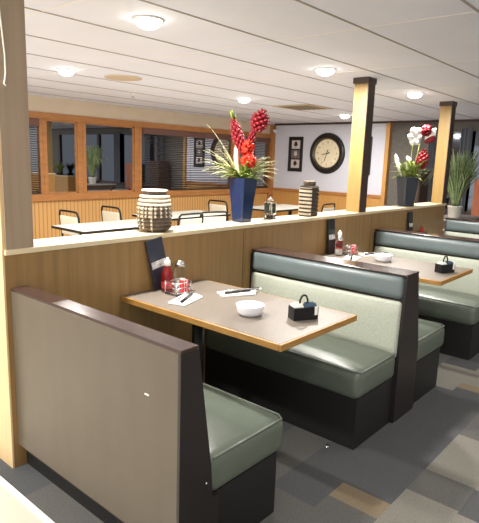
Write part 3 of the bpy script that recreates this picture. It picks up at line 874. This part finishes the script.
def hand(name, deg, L, tail, w, d):
    a = math.radians(deg); su, cu_ = math.sin(a), math.cos(a); m = MB()
    pr = [(-tail, -w*1.5), (-tail*.55, -w*1.3), (-tail*.3, -w*.5), (L*.7, -w*.9), (L, 0), (L*.7, w*.9), (-tail*.3, w*.5), (-tail*.55, w*1.3), (-tail, w*1.5)]
    v = [dial(su*p-cu_*q, cu_*p+su*q, d) for p, q in pr]+[dial(su*p-cu_*q, cu_*p+su*q, d+.002) for p, q in pr]
    n = len(pr)
    m.add(v, [list(range(n)), list(range(2*n-1, n-1, -1))]+[(i, i+n, (i+1) % n+n, (i+1) % n) for i in range(n)])
    m.build(name, M['ink'], t)
hand('hour_hand', 256.5, .125, .06, .008, .020)
hand('minute_hand', 198, .18, .07, .007, .024)
m = MB(); m.lathe([(.014, .016), (.014, .028), (0, .03)], n=20); m.build('hand_boss', M['ink'], t, mtx=ROT)

def picture(y, label):
    t = thing('picture_frame', label, 'picture', (XC, y, 1.645), 0, 'narrow black framed pictures on the white wall')
    hw, hh = .165, .335
    m = MB()
    for a, b in (((-hw, -hh), (-hw+.045, hh)), ((hw-.045, -hh), (hw, hh)), ((-hw, -hh), (hw, -hh+.045)), ((-hw, hh-.045), (hw, hh))):
        m.bevel_box((-.03, a[0], a[1]), (0, b[0], b[1]), .005)
    m.build('frame', M['frame_black'], t)
    m = MB(); m.box((-.012, -hw+.04, -hh+.04), (-.001, hw-.04, hh-.04)); m.build('mat_board', M['leaf_ink'], t)
    for k, z in enumerate((.185, 0, -.185)):
        m = MB(); m.bevel_box((-.016, -.098, z-.08), (-.0115, .098, z+.08), .001); p = m.build('print', M['art_mid'] if k == 1 else M['art_pale'], t)
        m = MB()
        m.tube([(-.0165, .0, z-.06), (-.0165, 0, z+.04)], .004, 5)
        for q in range(4):
            for sg in (-1, 1): m.blade((-.017, 0, z-.03+q*.018), (-.017, sg*(.045-.008*q), z+.005+q*.018), .012, n=4, up=(-1, 0, 0), fold=.05)
        m.build('leaf_motif', M['art_pale'] if k == 1 else M['leaf_ink'], p)
    return t
pc = picture(3.865, 'narrow black frame of three small prints left of the clock')
dup(pc, (XC, 2.40, 1.645), None, 'narrow black frame of three prints right of the clock, mirrored in the blinds')

# ------------------------------------------------------------------ dining tables and chairs beyond the ledge
def dining_table(x, y, L, D, label):
    t = thing('dining_table', label, 'table', (x, y, 0), 0, 'dining tables beyond the ledge')
    m = MB(); m.bevel_box((-L/2, -D/2, .722), (L/2, D/2, .745), .003); m.build('tabletop', M['dining_top'], t)
    m = MB()
    for a, b in (((-L/2-.004, -D/2-.004, .716), (L/2+.004, -D/2, .743)), ((-L/2-.004, D/2, .716), (L/2+.004, D/2+.004, .743)), ((-L/2-.004, -D/2, .716), (-L/2, D/2, .743)), ((L/2, -D/2, .716), (L/2+.004, D/2, .743))): m.box(a, b)
    m.build('edge_band', M['black_metal'], t)
    for sx in (-L*.28, L*.28):
        m = MB(); m.lathe([(.2, 0), (.2, .012), (.04, .035), (.032, .05), (.032, .70), (.12, .712), (.12, .722), (0, .722)], (sx, 0, 0), 24); m.build('pedestal', M['black_metal'], t)
    return t
dt = dining_table(2.52, 2.60, 1.15, .60, 'pale dining table by the left windows, behind the near end of the ledge')
dining_table(3.98, 3.03, 1.2, .66, 'pale dining table behind the ribbed pot and blue vase')
dining_table(6.17, 3.03, 1.2, .7, 'pale dining table below the clock, right of the blue vase')

def make_chair(label):
    t = thing('dining_chair', label, 'chair', (0, 0, 0), 0, 'black framed dining chairs with cream pads')
    # faces +x, back at x = -.2
    m = MB(); m.rounded((-.19, -.2, .42), (.21, .2, .47), .018, (6, 6, 2), puff=.012); m.build('seat', M['chair_pad'], t)
    m = MB(); m.rounded((-.225, -.172, .58), (-.195, .172, .80), .013, (2, 6, 5), shear=lambda p: Vector((p[0]-(p[2]-.58)*.12, p[1], p[2]))); m.build('backrest', M['chair_pad'], t)
    m = MB()
    pts = [(-.20, -.195, .42), (-.205, -.195, .6), (-.23, -.195, .80), (-.236, -.185, .835), (-.238, -.16, .855), (-.238, 0, .858), (-.238, .16, .855), (-.236, .185, .835), (-.23, .195, .80), (-.205, .195, .6), (-.20, .195, .42)]
    m.tube(pts, .0125, 8); m.build('back_frame', M['black_metal'], t)
    for sx in (-1, 1):
        for sy in (-1, 1):
            m = MB(); m.tube([(sx*.19, sy*.195, .43), (sx*.2-(.03 if sx < 0 else 0), sy*.2, 0)], .0125, 8); m.build('leg', M['black_metal'], t)
    m = MB()
    for sx in (-.18, .19): m.tube([(sx, -.195, .425), (sx, .195, .425)], .011, 8)
    m.build('seat_rail', M['black_metal'], t)
    return t
ch = make_chair('')
spots = [  # x, y of the chair, heading, label
    (2.53, 3.14, 0, 'black framed chair behind the left dining table, left one of its pair'),
    (3.25, 3.34, 0, 'black framed chair behind the left dining table, just left of the ribbed pot'),
    (2.30, 2.05, math.radians(125), 'black framed chair in front of the left dining table, facing it'),
    (3.33, 2.43, math.radians(90), 'black framed chair just right of the ribbed pot, close to the ledge'),
    (3.80, 2.44, math.radians(75), 'black framed chair halfway between ribbed pot and blue vase'),
    (5.32, 3.42, 0, 'black framed chair with large cream back touching the left of the blue vase'),
    (5.60, 2.33, math.radians(130), 'black framed chair between the glass jar and the banded jar'),
    (6.30, 2.38, math.radians(92), 'black framed chair right of the banded jar below the clock'),
]
for i, (x, y, a, lb) in enumerate(spots):
    if i == 0: ch.location = (x, y, 0); ch.rotation_euler = (0, 0, a); ch['label'] = lb
    else: dup(ch, (x, y, 0), a, lb)
t = thing('condiment_set', 'small dark condiment holder on the left dining table', 'condiment set', (2.98, 2.42, .745))
m = MB(); m.bevel_box((-.06, -.04, 0), (.06, .04, .05), .006); m.build('tray', M['black_metal'], t)
m = MB(); m.lathe([(.02, .05), (.022, .08), (.012, .1), (0, .1)], (-.03, 0, 0), 16); m.build('shaker', M['jar_brown'], t)
m = MB(); m.lathe([(.02, .05), (.022, .075), (.012, .09), (0, .09)], (.03, 0, 0), 16); m.build('shaker', M['packet_white'], t)

# ------------------------------------------------------------------ ceiling fittings
def downlight(x, y, label, power, lens=True):
    t = thing('ceiling_downlight', label, 'ceiling light', (x, y, HC), 0, 'recessed ceiling downlights')
    m = MB(); m.lathe([(.066, -.001), (.085, -.001), (.088, -.006), (.072, -.010), (.062, -.006)], n=40, cap=False); m.build('trim_ring', M['light_ring'], t)
    m = MB(); m.lathe([(.072, -.004), (.072, -.014), (.062, -.034), (.038, -.047), (0, -.052)], n=32); m.build('lens', M['lens'], t)  # dome bulges past the ring to imitate the lamp's bloom
    l = bpy.data.lights.new('downlight_lamp', 'AREA'); l.shape = 'DISK'; l.size = .13; l.energy = power; l.color = (1., .955, .90)
    o = bpy.data.objects.new('downlight_lamp', l); COL.objects.link(o); o.parent = t; o.location = (0, 0, -.056)
    return t
PW = 58
for x, y, lb in ((.95, .10, 'bright round ceiling light above the nearest table, largest in view'),
                 (2.77, .11, 'round ceiling light just left of the middle post'),
                 (4.45, .08, 'round ceiling light between the middle and far posts'),
                 (1.68, 2.11, 'round ceiling light at far left near the first post'),
                 (4.08, 2.08, 'round ceiling light above the red flowers'),
                 (6.47, 2.06, 'round ceiling light above the wall clock')):
    downlight(x, y, lb, PW*(.6 if y > 1 else 1))
for x, y in ((-.85, .1), (-.72, 2.1), (-.9, -2.2), (.95, -2.2), (2.8, -2.2), (4.6, -2.2)):
    downlight(x, y, 'round ceiling light out of view behind the booths, above the aisle', PW*.22 if y < -1 else PW*(.5 if y > 1 else 1))

t = thing('ceiling_speaker', 'flat round beige speaker in the ceiling above the left windows', 'speaker', (2.24, 2.03, HC))
m = MB(); m.lathe([(.165, -.001), (.168, -.008), (.155, -.012), (0, -.013)], n=48); m.build('grille', M['vent_tan'], t)
m = MB(); m.lathe([(.168, -.001), (.178, -.001), (.178, -.008), (.168, -.010)], n=48, cap=False); m.build('rim', M['plaster'], t)
t = thing('ceiling_sprinkler', 'small sprinkler head on the ceiling beside the round speaker', 'sprinkler', (3.08, 2.96, HC))
m = MB(); m.lathe([(.035, -.001), (.035, -.006), (.012, -.012), (.012, -.03), (0, -.03)], n=20); m.build('escutcheon', M['light_ring'], t)
m = MB(); m.lathe([(.004, -.03), (.004, -.045), (.02, -.047), (.02, -.05), (0, -.05)], n=16); m.build('deflector', M['chrome'], t)
t = thing('ceiling_vent', 'tan square air vent in the ceiling left of the middle post', 'vent', (5.2, 1.98, HC))
m = MB()
for a, b in (((-.3, -.3), (.3, -.25)), ((-.3, .25), (.3, .3)), ((-.3, -.25), (-.25, .25)), ((.25, -.25), (.3, .25))): m.bevel_box((a[0], a[1], -.012), (b[0], b[1], -.001), .003)
m.build('frame', M['vent_tan'], t)
m = MB()
for k in range(6):
    y = -.2+k*.08; m.prism([(y-.03, -.004), (y+.02, -.016), (y+.022, -.014), (y-.028, -.002)], 0, -.25, .25)
m.build('louvres', M['vent_grey'], t)
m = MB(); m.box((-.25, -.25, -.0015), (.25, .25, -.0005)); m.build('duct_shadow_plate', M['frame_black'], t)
# white cable hanging at the first post
m = MB(); m.tube([(.072, -.012, HC-.052), (.068, -.014, 2.1), (.078, -.013, 1.98), (.084, -.013, 1.9), (.084, -.013, 1.83), (.078, -.016, 1.80), (.072, -.018, 1.785), (.080, -.02, 1.775)], .0035, 6)
tag(m.build('cable', M['cable']), 'thin white cable hanging down the first post at far left', 'cable')
# small camera dome in the far corner of the dining room
t = thing('security_camera', 'small pale dome at the corner of the window and clock walls', 'camera', (XC-.05, YW-.13, 2.10))
m = MB(); m.lathe([(.0, -.05), (.03, -.04), (.045, -.015), (.05, .0), (.05, .02), (0, .02)], n=24); m.build('dome', M['white_wall'], t)
m = MB(); m.bevel_box((-.02, .0, -.01), (.02, .031, .02), .003); m.build('bracket', M['dark_trim'], t)

# ------------------------------------------------------------------ light from the open rest of the restaurant
w = bpy.data.worlds.new('World'); S.world = w; w.use_nodes = True
nt = w.node_tree; bg = nt.nodes['Background']
tc = nt.nodes.new('ShaderNodeTexCoord'); sx = nt.nodes.new('ShaderNodeSeparateXYZ'); mr = nt.nodes.new('ShaderNodeMapRange')
nt.links.new(tc.outputs['Generated'], sx.inputs[0]); nt.links.new(sx.outputs['X'], mr.inputs['Value'])
mr.inputs['From Min'].default_value = -.25; mr.inputs['From Max'].default_value = -1.
mr.inputs['To Min'].default_value = .4; mr.inputs['To Max'].default_value = 2.2
nt.links.new(mr.outputs['Result'], bg.inputs['Strength'])
bg.inputs[0].default_value = (1., .98, .95, 1)   # the brightly lit front of the restaurant lies towards -x

# ------------------------------------------------------------------ camera
cam = bpy.data.cameras.new('camera'); co = bpy.data.objects.new('camera', cam); COL.objects.link(co)
rows3 = ((0.65462739, 0.12032717, -0.74631384), (-0.75524046, 0.1469165, -0.63877021), (0.0327844, 0.98180289, 0.18705151))
co.matrix_world = Matrix.Translation((-1.0509, -2.3241, 1.5)) @ Matrix(rows3).to_4x4()
cam.sensor_fit = 'HORIZONTAL'; cam.sensor_width = 36; cam.lens = 533.694/479*36; cam.clip_start = .02
S.camera = co
S.view_settings.view_transform = 'Standard'; S.view_settings.look = 'None'
S.view_settings.exposure = 0.08; S.view_settings.gamma = 1
S.cycles.use_denoising = True
S.cycles.max_bounces = 10
S.cycles.diffuse_bounces = 8
S.cycles.sample_clamp_indirect = 6
